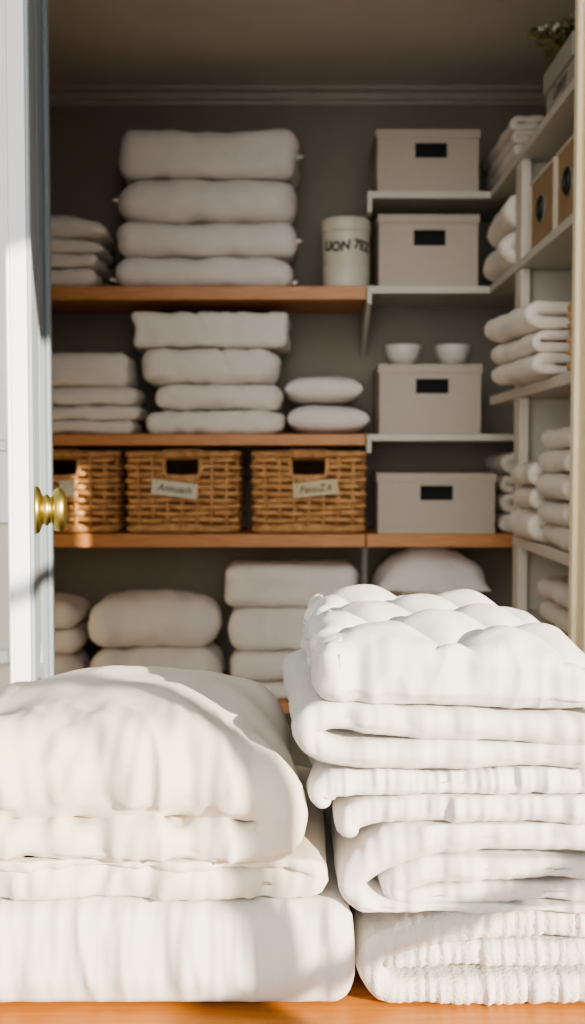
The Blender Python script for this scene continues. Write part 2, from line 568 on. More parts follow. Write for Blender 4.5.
# right-hand shelving unit: upright and its own shelves
t = thing('shelving_unit', ((XS + XR) / 2, (UY0 + UY1) / 2, 0), 'cream shelving unit on the right wall with upright and towel shelves', 'shelving')
inv = Matrix.Translation(-Vector(t.location))
def upr(z0, z1):
    mb = MB()
    mb.box(XS + .003, XS + .028, UY0, UY1, z0, z1, b=.002)
    mb.box(XS + .028, XR - .001, UY0 + .04, UY1 - .01, z0, z1, b=.001)
    mb.build('upright', M['unit_white'], t, tr=inv)
zb5 = PZ(628, 2.6)
g = .0006
upr(zU + g, zA - WT - g); upr(z3 + g, zU - WT - g); upr(z4 + g, z3 - .026 - g); upr(zb5 + g, z4 - .026 - g); upr(0, zb5 - .026 - g)
mb = MB(); mb.box(XS, XR - .001, YF + .001, 3.285, z3 - .026, z3); mb.build('shelf', M['unit_white'], t, tr=inv)
for zz in (z4, zb5):
    mb = MB(); mb.box(XS, XR - .001, YF + .001, UY1 - .004, zz - .026, zz); mb.build('shelf', M['unit_white'], t, tr=inv)

# dark post between the two lower bays
mb = MB(); mb.box(XD - .010, XD + .006, YB + .012, YB + .06, 0, zL - .0405, b=.002)
o = mb.build('shelf_post', M['post_grey']); centre(o); tag(o, 'dark grey post under the seam of the lower oak shelves', 'post')


# ================================================================== CLOSET LINEN
def linen(name, label, cat, group, x0, x1, z0, z1, y0=YB + .012, depth=.27, seed=0, m='closet_linen', fold=None, a1=.004, a2=.0025, r=None,
          pucker=0.0, nu=46, ny=16, tr=None, crease=None, droop=0.0, top_bulge=0.0):
    h = z1 - z0; mb = MB()
    y1 = y0 + depth
    rr = r if r is not None else h * .46
    zc = (z0 + z1) / 2
    if fold == 'left':
        t = h * .49; b = h * .255
        sheet(mb, [(x1 - rr, z1 - b, t), (x0 + h * .9, z1 - b, t), (x0 + h * .42, z1 - b * 1.15, t), (x0 + h * .25, zc, t * .98), (x0 + h * .42, z0 + b * 1.15, t), (x0 + h * .9, z0 + b, t), (x1 - rr, z0 + b, t)],
              y0, y1, r=t * .46, nu=nu + 26, ny=ny, nc=5, nz=3)
    elif fold == 'right':
        t = h * .49; b = h * .255
        sheet(mb, [(x0 + rr, z1 - b, t), (x1 - h * .9, z1 - b, t), (x1 - h * .42, z1 - b * 1.15, t), (x1 - h * .25, zc, t * .98), (x1 - h * .42, z0 + b * 1.15, t), (x1 - h * .9, z0 + b, t), (x0 + rr, z0 + b, t)],
              y0, y1, r=t * .46, nu=nu + 26, ny=ny, nc=5, nz=3)
    else:
        sheet(mb, [(x0 + rr, zc, h), ((x0 + x1) / 2, zc, h), (x1 - rr, zc, h)], y0, y1, r=rr, nu=nu, ny=ny, nc=6, nz=3)
    a1 *= 1.6; a2 *= 1.6
    base = soft(seed * 3.7 + 1, a1, a2, 11, 30, pucker, 60, z0=z0, z1=None if top_bulge else z1)
    def fn(co, n):
        v = base(co, n)
        u = (co.x - x0) / (x1 - x0)
        if crease is not None and n.z > -.2:
            dd = (u - crease) * (x1 - x0) + .04 * (co.z - zc) / h
            v = v - n * (.012 * math.exp(-(dd / .008) ** 2))
        hz = (co.z - z0) / h
        if droop and hz > .2: v.z -= droop * h * max(0, (u - .55) / .45) ** 2 * hz
        if top_bulge and hz > .5:
            w = (co.y - y0) / depth
            v.z += top_bulge * max(0, math.sin(PI * min(max(u, 0), 1))) ** .6 * math.sin(PI * min(max(w, 0), 1)) * (hz - .5) * 2
        return v
    o = mb.build(name, M[m], smooth=True); fix_normals(o.data); displace(o, fn); o.data.shade_smooth()
    if tr is not None: o.data.transform(tr)
    centre(o)
    return tag(o, label, cat, group)


def row(items, Y=YB + .012): return items

def at(px0, px1, pt, pb, Y=YB + .012):
    return PX(px0, Y), PX(px1, Y), PZ(pb, Y), PZ(pt, Y)

G = .0004
def stack(names, boxes, zbase, Y=YB + .012, **kw):
    """boxes listed bottom to top as (px0, px1, py_top, options); each rests on the one below"""
    out = []; z = zbase + G
    for (nm, label, cat, grp), (p0, p1, pt, opt) in zip(names, boxes):
        x0, x1 = PX(p0, Y), PX(p1, Y); z1 = PZ(pt, Y)
        k = dict(kw); k.update(opt)
        o = linen(nm, label, cat, grp, x0, x1, z, z1, y0=k.pop('y0', Y), **k); out.append((o, x0, x1, z, z1))
        z = z1 + G
    return out

# tower of four pillows on the upper shelf
gp = 'white pillows in the tower on the upper oak shelf'
res = stack([('pillow', 'lowest white pillow of the four-pillow tower on the upper oak shelf', 'pillow', gp),
       ('pillow', 'white pillow second from the bottom in the four-pillow tower', 'pillow', gp),
       ('pillow', 'white pillow second from the top of the tower, with a tab poking out left', 'pillow', gp),
       ('pillow', 'plump topmost white pillow of the tower on the upper oak shelf', 'pillow', gp)],
      [(114, 293, 255, dict(seed=1)), (117, 297, 220, dict(seed=2)), (118, 297, 175.5, dict(seed=3)), (119, 298, 127, dict(seed=4, r=.045))],
      zU, depth=.26, m='closet_pillow', a1=.007, a2=.002, ny=18)
def tab(o, side, x, z, r=.006, l=.014):
    mb = MB()
    s = 1 if side > 0 else -1
    mb.tube([(x - s * .006, YB + .06, z), (x + s * l * .5, YB + .055, z + .001), (x + s * l, YB + .05, z)], [r * 1.5, r, r * .75], 8)
    c = mb.build('corner_tab', M['closet_pillow'], o, smooth=True, tr=Matrix.Translation(-Vector(o.location)))
for k, side, py in ((0, -1, 277), (0, 1, 280), (1, 1, 238), (2, -1, 196), (3, 1, 152)):
    o, x0, x1, z0, z1 = res[k]
    tab(o, side, x0 if side < 0 else x1, PZ(py, YB))

# stack at the left end of the upper shelf
gp = 'folded sheets at the left end of the upper oak shelf'
stack([('folded_sheet', 'lowest folded white sheet at the left end of the upper oak shelf', 'folded linen', gp),
       ('folded_sheet', 'second folded white sheet from the bottom, left end of upper shelf', 'folded linen', gp),
       ('folded_sheet', 'third folded white sheet from the bottom, left end of upper shelf', 'folded linen', gp),
       ('folded_sheet', 'topmost drooping folded sheet beside the pillow tower at the left', 'folded linen', gp)],
      [(-25, 97, 267, dict(seed=5)), (-25, 99, 252, dict(seed=6)), (-25, 103, 237, dict(seed=7, droop=.3)), (-25, 106, 212, dict(seed=8, droop=.4))],
      zU, depth=.28)

# middle shelf, left stack
gp = 'folded sheets at the left end of the middle oak shelf'
stack([('folded_sheet', 'lowest folded white sheet at the left end of the middle oak shelf', 'folded linen', gp),
       ('folded_sheet', 'second sheet from the bottom at the left of the middle oak shelf', 'folded linen', gp),
       ('folded_sheet', 'second sheet from the top at the left of the middle oak shelf', 'folded linen', gp),
       ('folded_sheet', 'thick topmost sheet at the left end of the middle oak shelf', 'folded linen', gp)],
      [(-25, 134, 420, dict(seed=9)), (-25, 139, 405, dict(seed=10)), (-25, 137, 387, dict(seed=11)), (-25, 129, 352, dict(seed=12, r=.03))],
      zM, depth=.24)

# middle shelf, centre stack
gp = 'folded duvet covers in the centre of the middle oak shelf'
stack([('folded_cover', 'lowest folded white cover in the centre stack on the middle shelf', 'folded linen', gp),
       ('folded_cover', 'narrow folded white cover second from the bottom in the centre stack', 'folded linen', gp),
       ('folded_cover', 'bulky folded white cover second from the top in the centre stack', 'folded linen', gp),
       ('folded_cover', 'topmost creased white cover of the centre stack on the middle shelf', 'folded linen', gp)],
      [(144, 285, 410, dict(seed=13)), (154, 281, 384, dict(seed=14)), (140, 280, 347, dict(seed=15, crease=.62)), (133, 289, 311, dict(seed=16, r=.022, crease=.44))],
      zM, depth=.26, a1=.007, a2=.004)

def pillow(label, grp, cx, cy, z0, w, d, h, seed, m='closet_pillow', name='pillow', p=2.6, e=.5, rz=0, wrinkle=.006, cat='pillow', mid=.5):
    mb = pillow_mesh(w, d, h, p=p, e=e, mid=mid)
    o = mb.build(name, M[m], smooth=True); weld(o)
    def fn(co, n):
        k = wrinkle * nz3(co.x * 9 + seed, co.y * 9, co.z * 9 - seed) + wrinkle * .4 * nz3(co.x * 25 - seed, co.y * 25, co.z * 25)
        v = n * k
        if co.z + v.z < 0: v.z = -co.z
        if co.z + v.z > h: v.z = h - co.z
        return v
    displace(o, fn); o.data.shade_smooth()
    o.location = (cx, cy, z0); o.rotation_euler = (0, 0, rz)
    return tag(o, label, cat, grp)
gp = 'small pillows beside the centre stack on the middle shelf'
Yp = YB + .012
h1 = PZ(404, Yp) - zM
pillow('lower of the two small plump pillows on the middle oak shelf', gp, PX(328.5, Yp), YB + .16, zM + G, PX(370, Yp) - PX(287, Yp), .26, h1, 3, e=.35)
h2 = PZ(374, Yp) - PZ(404, Yp)
pillow('upper of the two small plump pillows on the middle oak shelf', gp, PX(323.5, Yp), YB + .16, zM + h1 + .005, PX(365, Yp) - PX(285, Yp), .25, h2 - .004, 8, e=.35)

# bottom shelf
gp = 'folded blankets at the far left of the bottom shelf'
stack([('folded_blanket', 'lowest folded grey-white blanket at the far left of the bottom shelf', 'folded blanket', gp),
       ('folded_blanket', 'middle folded blanket in the far left stack below the baskets', 'folded blanket', gp),
       ('folded_blanket', 'topmost folded blanket in the far left stack below the baskets', 'folded blanket', gp)],
      [(-25, 76, 655, dict(seed=17)), (-25, 77, 631, dict(seed=18)), (-25, 76, 601, dict(seed=19, droop=.2))], zBL, depth=.26)
gp = 'folded blankets in the middle of the bottom shelf'
stack([('folded_blanket', 'lower blanket of the two-blanket stack below the middle basket', 'folded blanket', gp),
       ('folded_blanket', 'puffy wide blanket on top of the two-blanket stack below the baskets', 'folded blanket', gp)],
      [(86, 221, 650, dict(seed=20)), (82, 218, 604, dict(seed=21, top_bulge=.02))], zBL, depth=.27, a1=.008, a2=.003)
gp = 'folded blankets in the tall stack at the right of the bottom shelf'
stack([('folded_blanket', 'lowest visible blanket of the tall stack beside the white quilts', 'folded blanket', gp),
       ('folded_blanket', 'second blanket from the bottom of the tall stack under the right basket', 'folded blanket', gp),
       ('folded_blanket', 'second blanket from the top of the tall stack under the right basket', 'folded blanket', gp),
       ('folded_blanket', 'topmost blanket of the tall stack under the right basket', 'folded blanket', gp)],
      [(229, 345, 684, dict(seed=22)), (229, 345, 652, dict(seed=23)), (229, 352, 609, dict(seed=24, r=.035)), (223, 361, 566, dict(seed=25, r=.04))],
      zBL, depth=.27, a1=.006)
xa, xb = PX(374, YB), PX(497, YB)
pillow('single slumped pillow under the short lower oak shelf', None, (xa + xb) / 2, YB + .16, zBR + G, xb - xa, .28, zL - .0405 - zBR - .002, 5, e=.62, p=2.0, wrinkle=.014, mid=.2)

# ------------------------------------------------------------------ towels on the right-hand shelves
def towel(label, grp, xf, xb, y0, y1, z0, z1, seed, rz=0.0, name='folded_towel', m='closet_towel', three=False):
    """front fold towards the room at xf, rolled end towards the camera"""
    mb = MB(); h = z1 - z0; t = h * (.33 if three else .48)
    L = xb - xf
    zc = (z0 + z1) / 2
    sheet(mb, [(xb, z1 - t * .52, t), (xf + h, z1 - t * .52, t), (xf + h * .45, z1 - t * .62, t), (xf + t * .55, zc + .05 * h, t), (xf + t * .55, zc - .05 * h, t), (xf + h * .45, z0 + t * .62, t), (xf + h, z0 + t * .52, t), (xb, z0 + t * .52, t)],
          y0, y1, r=t * .46, nu=60, ny=14, nc=5, nz=2)
    if three: sheet(mb, [(xf + h * .62, zc, t * .8), (xf + h * 1.0, zc, t * 1.02), (xb - .004, zc, t)], y0 + .002, y1 - .002, r=t * .46, nu=20, ny=12, nc=5, nz=2)
    o = mb.build(name, M[m], smooth=True); fix_normals(o.data)
    displace(o, soft(seed * 2.3, .008, .004, 12, 34, z0=z0, z1=z1)); o.data.shade_smooth()
    if rz:
        c = Vector((xb, (y0 + y1) / 2, 0))
        o.data.transform(Matrix.Translation(c) @ Matrix.Rotation(rz, 4, 'Z') @ Matrix.Translation(-c))
    centre(o)
    return tag(o, label, 'towel', grp)

gp = 'three bulky towels on the right wall shelf below the tan boxes'
zz = z3 + G
for i, (dz, lab) in enumerate([(.052, 'lowest of three bulky towels overhanging the right wall shelf'),
                                (.050, 'middle of three bulky towels overhanging the right wall shelf'),
                                (.066, 'thickest towel, topmost of three overhanging the right wall shelf')]):
    towel(lab, gp, (.520, .515, .500)[i], .79, 2.50, 2.85, zz, zz + dz, i + 1, rz=.10)
    zz += dz + G
gp = 'towels in the rear stack of the lower right compartment'
zz = z4 + G
for i, (dz, lab) in enumerate([(.080, 'lowest fat towel of the rear stack in the lower right compartment'),
                                (.056, 'middle towel of the rear stack in the lower right compartment'),
                                (.058, 'topmost towel of the rear stack in the lower right compartment')]):
    towel(lab, gp, (.555, .566, .562)[i], .80, 2.615, 2.855, zz, zz + dz, i + 11)
    zz += dz + G
gp = 'towels in the front stack of the lower right compartment'
zz = z4 + G
for i, (dz, lab) in enumerate([(.055, 'lowest towel of the front stack beside the cream door frame'),
                                (.052, 'second towel from the bottom of the front stack beside the door frame'),
                                (.062, 'third towel from the bottom, wide, in the front stack by the door frame'),
                                (.054, 'second towel from the top of the front stack by the door frame'),
                                (.048, 'topmost towel of the front stack beside the cream door frame')]):
    towel(lab, gp, (.585, .575, .57, .575, .58)[i], .80, 2.33, 2.60, zz, zz + dz, i + 21)
    zz += dz + G
gp = 'towels in the lowest right compartment'
zz = zb5 + G
for i, lab in enumerate(['lower folded towel in the lowest right compartment', 'upper folded towel in the lowest right compartment']):
    towel(lab, gp, .605, .80, 2.40, 2.72, zz, zz + (.055, .06)[i], i + 31)
    zz += (.055, .06)[i] + G
gp = 'towels in the corner behind the upright'
zz = zU + G
for i, (dz, lab) in enumerate([(.095, 'lower towel in the corner between the second grey box and upright'),
                                (.105, 'upper towel in the corner between the second grey box and upright')]):
    towel(lab, gp, (.556, .566)[i], .82, 2.96, 3.285, zz, zz + dz, i + 41)
    zz += dz + G
# corner stack on the top shelf
gp = 'folded throws in the top corner beside the highest grey box'
zz = zA + G; 
for i, (dz, lab) in enumerate([(.037, 'lowest folded throw in the top corner beside the highest grey box'), (.035, 'second folded throw from the bottom in the top corner'),
                                (.034, 'third folded throw from the bottom in the top corner'), (.040, 'topmost folded throw in the top corner beside the highest grey box')]):
    towel(lab, gp, (.615, .608, .602, .596)[i], .83, 3.06, 3.54, zz, zz + dz, i + 51, name='folded_throw')
    zz += dz + G
gp = 'folded throws behind the widest grey box'
zz = zL + G
for i, (dz, lab) in enumerate([(.060, 'lowest dim folded throw right of the widest grey box'), (.060, 'second dim folded throw from the bottom, right of the widest box'),
                                (.055, 'third dim folded throw from the bottom, right of the widest box'), (.070, 'topmost dim folded throw rising behind the widest grey box')]):
    towel(lab, gp, .625, .83, 3.32, 3.60, zz, zz + dz, i + 61, name='folded_throw')
    zz += dz + G


# ================================================================== BOXES
def holed_front(mb, x0, x1, y0, y1, z0, z1, hx0, hx1, hz0, hz1, b=.0002):
    mb.box(x0, hx0, y0, y1, z0, z1, b=b); mb.box(hx1, x1, y0, y1, z0, z1, b=b)
    mb.box(hx0, hx1, y0, y1, z0, hz0, b=b); mb.box(hx0, hx1, y0, y1, hz1, z1, b=b)

def grey_box(label, px0, px1, pt, zb, hole, Y=YB + .004, depth=.27):
    x0, x1 = PX(px0, Y), PX(px1, Y); z1 = PZ(pt, Y); w = x1 - x0
    t = thing('storage_box', ((x0 + x1) / 2, Y + depth / 2, zb), label, 'storage box', 'lidded grey storage boxes with cut-out handles')
    h = z1 - zb; W = .004; e = .004; D = depth / 2
    hx0, hx1 = PX(hole[0], Y) - (x0 + x1) / 2, PX(hole[1], Y) - (x0 + x1) / 2
    hz1, hz0 = PZ(hole[2], Y) - zb, PZ(hole[3], Y) - zb
    lid = .026
    mb = MB(); a = w / 2 - e; yy = D - e
    holed_front(mb, -a, a, -yy, -yy + W, 0, h - .004, hx0, hx1, hz0, hz1)
    mb.box(-a, a, yy - W, yy, 0, h - .004, b=.0002)
    mb.box(-a, -a + W, -yy + W, yy - W, 0, h - .004, b=.0002); mb.box(a - W, a, -yy + W, yy - W, 0, h - .004, b=.0002)
    mb.box(-a + W, a - W, -yy + W, yy - W, 0, W, b=.0002)
    mb.build('box_body', M['box_grey'], t)
    # lid: top plate with a skirt
    mb = MB(); a = w / 2
    mb.box(-a, a, -D, D, h - .0035, h, b=.001)
    mb.box(-a, a, -D, -D + .003, h - lid, h - .0035, b=.0003); mb.box(-a, a, D - .003, D, h - lid, h - .0035, b=.0003)
    mb.box(-a, -a + .003, -D + .003, D - .003, h - lid, h - .0035, b=.0003); mb.box(a - .003, a, -D + .003, D - .003, h - lid, h - .0035, b=.0003)
    mb.build('lid', M['box_grey'], t)
    # slot rim and backing plate; near-black colour stands for the shade inside
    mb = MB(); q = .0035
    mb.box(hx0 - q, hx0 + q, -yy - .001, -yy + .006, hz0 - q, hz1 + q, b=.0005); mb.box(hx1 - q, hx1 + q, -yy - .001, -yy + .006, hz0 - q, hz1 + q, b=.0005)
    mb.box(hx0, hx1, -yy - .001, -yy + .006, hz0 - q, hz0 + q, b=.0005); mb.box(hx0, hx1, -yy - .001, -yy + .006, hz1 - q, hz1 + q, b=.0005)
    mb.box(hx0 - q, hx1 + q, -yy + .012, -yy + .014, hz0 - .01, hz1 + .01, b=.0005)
    o = mb.build('handle_slot_shade', M['hole_shade'], t); o['label'] = 'near-black rim and plate standing for shade in the cut-out handle'
    return t, (x0, x1, Y, z1)

grey_box('highest grey box, alone on the top white corner shelf', 375, 478, 129, zA + G, (415, 444, 144, 156))
grey_box('grey box beside the cream canister on the second corner shelf', 377, 478, 214, zU + G, (414, 443, 231, 244))
_, b3 = grey_box('grey box with two bowls standing on its lid', 378, 482, 364, zM + G, (417, 447, 380, 392))
grey_box('widest and lowest grey box on the short oak shelf', 377, 497, 473, zL + G, (422, 452, 487, 499), depth=.20)

# bowls on the third box
def bowl(px, label):
    Y = YB + .085; x = PX(px, Y); z = b3[3] + .0006; r = .056; h = .062
    mb = MB()
    mb.lathe([(0, 0), (.028, 0), (.030, .004), (.036, .007), (r * .82, .022), (r * .95, .042), (r, h), (r - .003, h + .001), (r - .005, h - .002),
              (r * .88, .042), (r * .74, .024), (.028, .011), (0, .009)], 40)
    o = mb.build('bowl', M['bowl'], smooth=True); o.location = (x, Y, z)
    tag(o, label, 'bowl', 'cream bowls on the grey box')
bowl(402.5, 'left of two small cream bowls standing on a grey box')
bowl(452, 'right of two small cream bowls standing on a grey box')

# canister
Yc = YB + .078; cx = PX(345.5, Yc); r = .0735; hc = PZ(217, YB + .03) - zU
can = thing('canister', (cx, Yc, zU + G), 'round cream lidded canister with black brush lettering', 'canister')
mb = MB(); hl = hc * .80
mb.lathe([(0, 0), (r * .95, 0), (r * .97, .004), (r * .985, hc * .3), (r * .975, hc * .305), (r * .985, hc * .31), (r, hl - .004), (r, hl), (0, hl)], 56)
mb.build('canister_body', M['canister'], can, smooth=False).data.shade_smooth()
mb = MB()
mb.lathe([(0, hl + .0005), (r * 1.02, hl + .0005), (r * 1.03, hl + .004), (r * 1.03, hc - .010), (r * 1.0, hc - .003), (r * .9, hc), (0, hc + .001)], 56)
mb.build('lid', M['canister'], can, smooth=True)
me = text_mesh('LION 7EZ', .044, .0003, shear=.12, offset=.0016)
for v in me.vertices:
    s = v.co.x; z = v.co.y; d = v.co.z
    a = (s * .84 + .001) / r; rr = r * 1.0 + .0006 + d
    v.co = (rr * math.sin(a), -rr * math.cos(a), hc * .575 + z * .9 + .004 * math.sin(s * 50))
me.materials.append(M['ink']); o = bpy.data.objects.new('lettering', me); C.objects.link(o); o.parent = can

# ------------------------------------------------------------------ wicker baskets
def rrect(w, d, r, s):
    """point on a rounded rectangle at arc position s (starts at back centre, clockwise); returns pos and outward normal"""
    sx, sy = w - 2 * r, d - 2 * r; arc = PI / 2 * r
    segs = [('l', sx / 2), ('a', arc), ('l', sy), ('a', arc), ('l', sx), ('a', arc), ('l', sy), ('a', arc), ('l', sx / 2)]
    pos = Vector((0, d / 2)); dr = Vector((1, 0))
    for kind, ln in segs:
        if s <= ln + 1e-9:
            if kind == 'l':
                return pos + dr * s, Vector((-dr.y, dr.x))
            a = s / r; nrm = Vector((-dr.y, dr.x)); c = pos - nrm * r
            ca, sa = math.cos(-a), math.sin(-a)
            n2 = Vector((nrm.x * ca - nrm.y * sa, nrm.x * sa + nrm.y * ca))
            return c + n2 * r, n2
        s -= ln
        if kind == 'l': pos = pos + dr * ln
        else:
            nrm = Vector((-dr.y, dr.x)); c = pos - nrm * r
            n2 = Vector((nrm.y, -nrm.x)); pos = c + n2 * r; dr = Vector((dr.y, -dr.x))
    return pos, Vector((-dr.y, dr.x))

def rr_len(w, d, r): return 2 * (w - 2 * r) + 2 * (d - 2 * r) + 2 * PI * r

def basket_parts(t, w, d, h, rows=11, rc=.03, hole=True, spacing=.046):
    taper = .03
    Lm = rr_len(w, d, rc); ns = int(round(Lm / spacing / 2)) * 2; sp = Lm / ns
    hw, hz0, hz1 = .056, h * .70, h * .90
    def pt(s, z, off):
        p, n = rrect(w, d, rc, s % Lm); k = 1 - taper * (1 - z / h)
        return Vector((p.x * k + n.x * off, p.y * k + n.y * off, z))
    def inhole(s, z):
        if not hole: return False
        p, n = rrect(w, d, rc, s % Lm)
        return n.y < -.9 and abs(p.x) < hw and hz0 - .002 < z < hz1
    mb = MB(); rs = h / rows * .385; per = 8
    rnd = random.Random(3)
    for k in range(rows):
        z0 = .014 + (h - .03) * (k + .3) / rows
        run = []; runs = []
        ph = rnd.uniform(-.15, .15)
        for i in range(ns * per + 1):
            s = Lm * i / (ns * per)
            z = z0 + .0022 * math.sin(s * 23 + k * 1.7) + rnd.uniform(-.0005, .0005)
            if inhole(s, z):
                if len(run) > 1: runs.append(run)
                run = []; continue
            run.append(pt(s, z, .0078 * math.cos(PI * s / sp + k * PI + ph)))
        if len(run) > 1: runs.append(run)
        for rn in runs: mb.tube(rn, rs * rnd.uniform(.9, 1.06), 6)
    for i in range(ns):
        s = sp * i
        p, n = rrect(w, d, rc, s)
        top = hz0 if (hole and n.y < -.9 and abs(p.x) < hw) else h - .006
        mb.tube([pt(s, .006, 0), pt(s, top * .5, 0), pt(s, top, 0)], .0062, 6)
    mb.build('woven_body', M['wicker'], t, smooth=True)
    # twisted rim and base
    def rope(z, rad, off, turns, nm):
        mb = MB()
        n = 360
        for q in range(2):
            pts = []
            for i in range(n):
                s = Lm * i / n; a = 2 * PI * turns * i / n + q * PI
                pts.append(pt(s, z + rad * .75 * math.sin(a), off + rad * .75 * math.cos(a)))
            mb.tube(pts, rad, 6, closed=True)
        mb.build(nm, M['wicker'], t, smooth=True)
    rope(h - .010, .0062, .002, 44, 'rim'); rope(.0125, .0070, .003, 40, 'base_band')
    if hole:
        mb = MB()
        y = -d / 2
        def fp(x, z): return Vector((x, -d / 2 * (1 - taper * (1 - z / h)) - .003, z))
        path = [fp(-hw, hz1 + .004), fp(-hw, (hz0 + hz1) / 2), fp(-hw + .006, hz0 - .002), fp(0, hz0 - .005), fp(hw - .006, hz0 - .002), fp(hw, (hz0 + hz1) / 2), fp(hw, hz1 + .004)]
        mb.tube(path, .0075, 8)
        # wrapping strands over the grip
        for i in range(9):
            x = -hw + .006 + (2 * hw - .012) * i / 8
            c = fp(x, h - .011) + Vector((0, .002, 0))
            pts = [c + Vector((.004 * math.cos(a), .0135 * math.cos(a), .0135 * math.sin(a))) for a in [2 * PI * j / 12 for j in range(12)]]
            mb.tube(pts, .0044, 5, closed=True)
        mb.build('handle', M['wicker'], t, smooth=True)
    # dark backing added inside the weave, its colour stands for shade in gaps
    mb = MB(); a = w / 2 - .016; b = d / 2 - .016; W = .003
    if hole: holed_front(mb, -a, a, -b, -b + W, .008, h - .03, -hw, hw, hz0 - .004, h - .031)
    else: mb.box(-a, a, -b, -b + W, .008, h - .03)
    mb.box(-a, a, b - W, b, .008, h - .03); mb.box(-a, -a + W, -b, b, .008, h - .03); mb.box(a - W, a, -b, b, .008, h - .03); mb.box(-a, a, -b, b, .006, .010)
    o = mb.build('gap_shade_backing', M['wicker_dark'], t)

bw = PX(236.5, YB) - PX(126.5, YB); bh = PZ(451, YB) - zL; bd = .28
proto = thing('wicker_basket', (PX(181.5, YB), YB + .02 + bd / 2, zL + .001), 'middle wicker basket of three, with a tilted pale name tag', 'basket', 'wicker baskets on the lower oak shelf')
basket_parts(proto, bw, bd, bh)
kids = list(proto.children)
bsk = [proto]
for px, lab in ((309, 'right-hand wicker basket with a tan name tag, next to the grey box'), (59, 'left wicker basket partly hidden behind the open door and knob')):
    c = proto.copy(); C.objects.link(c); c.location.x = PX(px, YB); c['label'] = lab
    for k in kids:
        q = k.copy(); C.objects.link(q); q.parent = c
    bsk.append(c)
def name_tag(b, dx, z, w, h, rot, m, txt, size):
    mb = MB(); mb.box(-w / 2, w / 2, -.0012, .0012, -h / 2, h / 2, b=.0005)
    T = Matrix.Translation((dx, -bd / 2 - .0155, z)) @ Matrix.Rotation(rot, 4, 'Y')
    o = mb.build('name_tag', M[m], b, tr=T); o['label'] = 'small paper name tag'
    for sx in (-1, 1):
        mb = MB(); mb.tube([(sx * w * .40, -.002, h * .3), (sx * w * .40, .008, h * .3 + .004)], .0018, 6)
        mb.build('tag_pin', M['wicker_dark'], o, tr=T)
    if txt:
        me = text_mesh(txt, size, .0002, shear=.25, offset=.0004)
        me.transform(T @ Matrix.Translation((0, -.0016, 0)) @ Matrix.Rotation(PI / 2, 4, 'X'))
        me.materials.append(M['ink_soft']); q = bpy.data.objects.new('lettering', me); C.objects.link(q); q.parent = o
s = (PX(101, YB) - PX(100, YB))
name_tag(bsk[0], (174 - 181.5) * s, PZ(489.5, YB) - zL, 46 * s, 15 * s, math.radians(7), 'tag_paper', 'Annuath', .030)
name_tag(bsk[1], (315.5 - 309) * s, PZ(489, YB) - zL, 45 * s, 15 * s, math.radians(-6), 'tag_kraft', 'FauuZ.k', .030)
name_tag(bsk[2], (66 - 59) * s, PZ(489, YB) - zL, 15 * s, 17 * s, math.radians(-4), 'tag_paper', '', .03)

# small wicker basket half hidden by the frame
sb = thing('small_basket', (.688, 2.385, z3 + .001), 'narrow wicker basket edge showing beside the bulky towels', 'basket')
basket_parts(sb, .15, .11, .155, rows=9, rc=.02, hole=False, spacing=.02)

# ------------------------------------------------------------------ tan boxes, seen from their labelled side
def tan_box(label, y0, y1, h):
    x0, x1 = XS + .012, .80
    t = thing('tan_box', ((x0 + x1) / 2, (y0 + y1) / 2, zU + G), label, 'storage box', 'tan boxes with pale edges on the second corner shelf')
    a = (x1 - x0) / 2; b = (y1 - y0) / 2
    mb = MB(); mb.box(-a + .003, a, -b + .002, b - .002, 0, h - .002, b=.001)
    mb.build('box_body', M['kraft'], t)
    mb = MB(); e = .009
    mb.box(-a, -a + .006, -b, -b + e, 0, h, b=.001); mb.box(-a, -a + .006, b - e, b, 0, h, b=.001)
    mb.box(-a, a, -b, b, h - .003, h + .001, b=.001); mb.box(-a, -a + .006, -b + e, b - e, h - e, h - .003, b=.001)
    mb.build('edge_trim', M['kraft_edge'], t)
    mb = MB(); zc = h * .50
    mb.lathe([(0, .001), (.031, .001), (.031, -.001), (.027, -.0025), (0, -.0025)], 32, c=(-a + .003, 0, zc), axis='x')
    pl = mb.build('ring_plate', M['ring_plate'], t, smooth=False)
    mb = MB()
    mb.tube([(-a - .003, .022 * math.cos(k * PI / 16), zc + .026 * math.sin(k * PI / 16)) for k in range(32)], .0042, 8, closed=True)
    mb.box(-a - .002, -a + .001, -.014, .014, zc - .022, zc + .006, b=.001)
    o = mb.build('pull_ring', M['dark_metal'], t, smooth=True); o['label'] = 'dark metal pull ring'
tan_box('rear tan box with pull ring, next to the upright', 2.555, 2.812, .178)
tan_box('front tan box with pull ring, half hidden by the door frame', 2.315, 2.535, .178)

# ------------------------------------------------------------------ planter box and plant on the top shelf
x0, x1, y0, y1 = .598, .80, 2.396, 2.67
hb = PZ(30, 2.396) - zA
t = thing('lidded_box', ((x0 + x1) / 2, (y0 + y1) / 2, zA + G), 'small grey-beige lidded box with lettering, under the plant on the top shelf', 'storage box')
a = (x1 - x0) / 2; b = (y1 - y0) / 2
mb = MB(); mb.box(-a + .007, a - .007, -b + .007, b - .007, 0, hb - .006, b=.002); mb.build('box_body', M['planter'], t)
mb = MB(); mb.box(-a, a, -b, b, hb - .052, hb, b=.003); mb.build('lid', M['planter'], t)
me = text_mesh('Leeny', .05, .0003, shear=.3, offset=.0012)
me.transform(Matrix.Translation((-a + .0065, .0, hb * .42)) @ Matrix.Rotation(-PI / 2, 4, 'Z') @ Matrix.Rotation(PI / 2, 4, 'X'))
me.materials.append(M['ink_soft']); o = bpy.data.objects.new('lettering', me); C.objects.link(o); o.parent = t

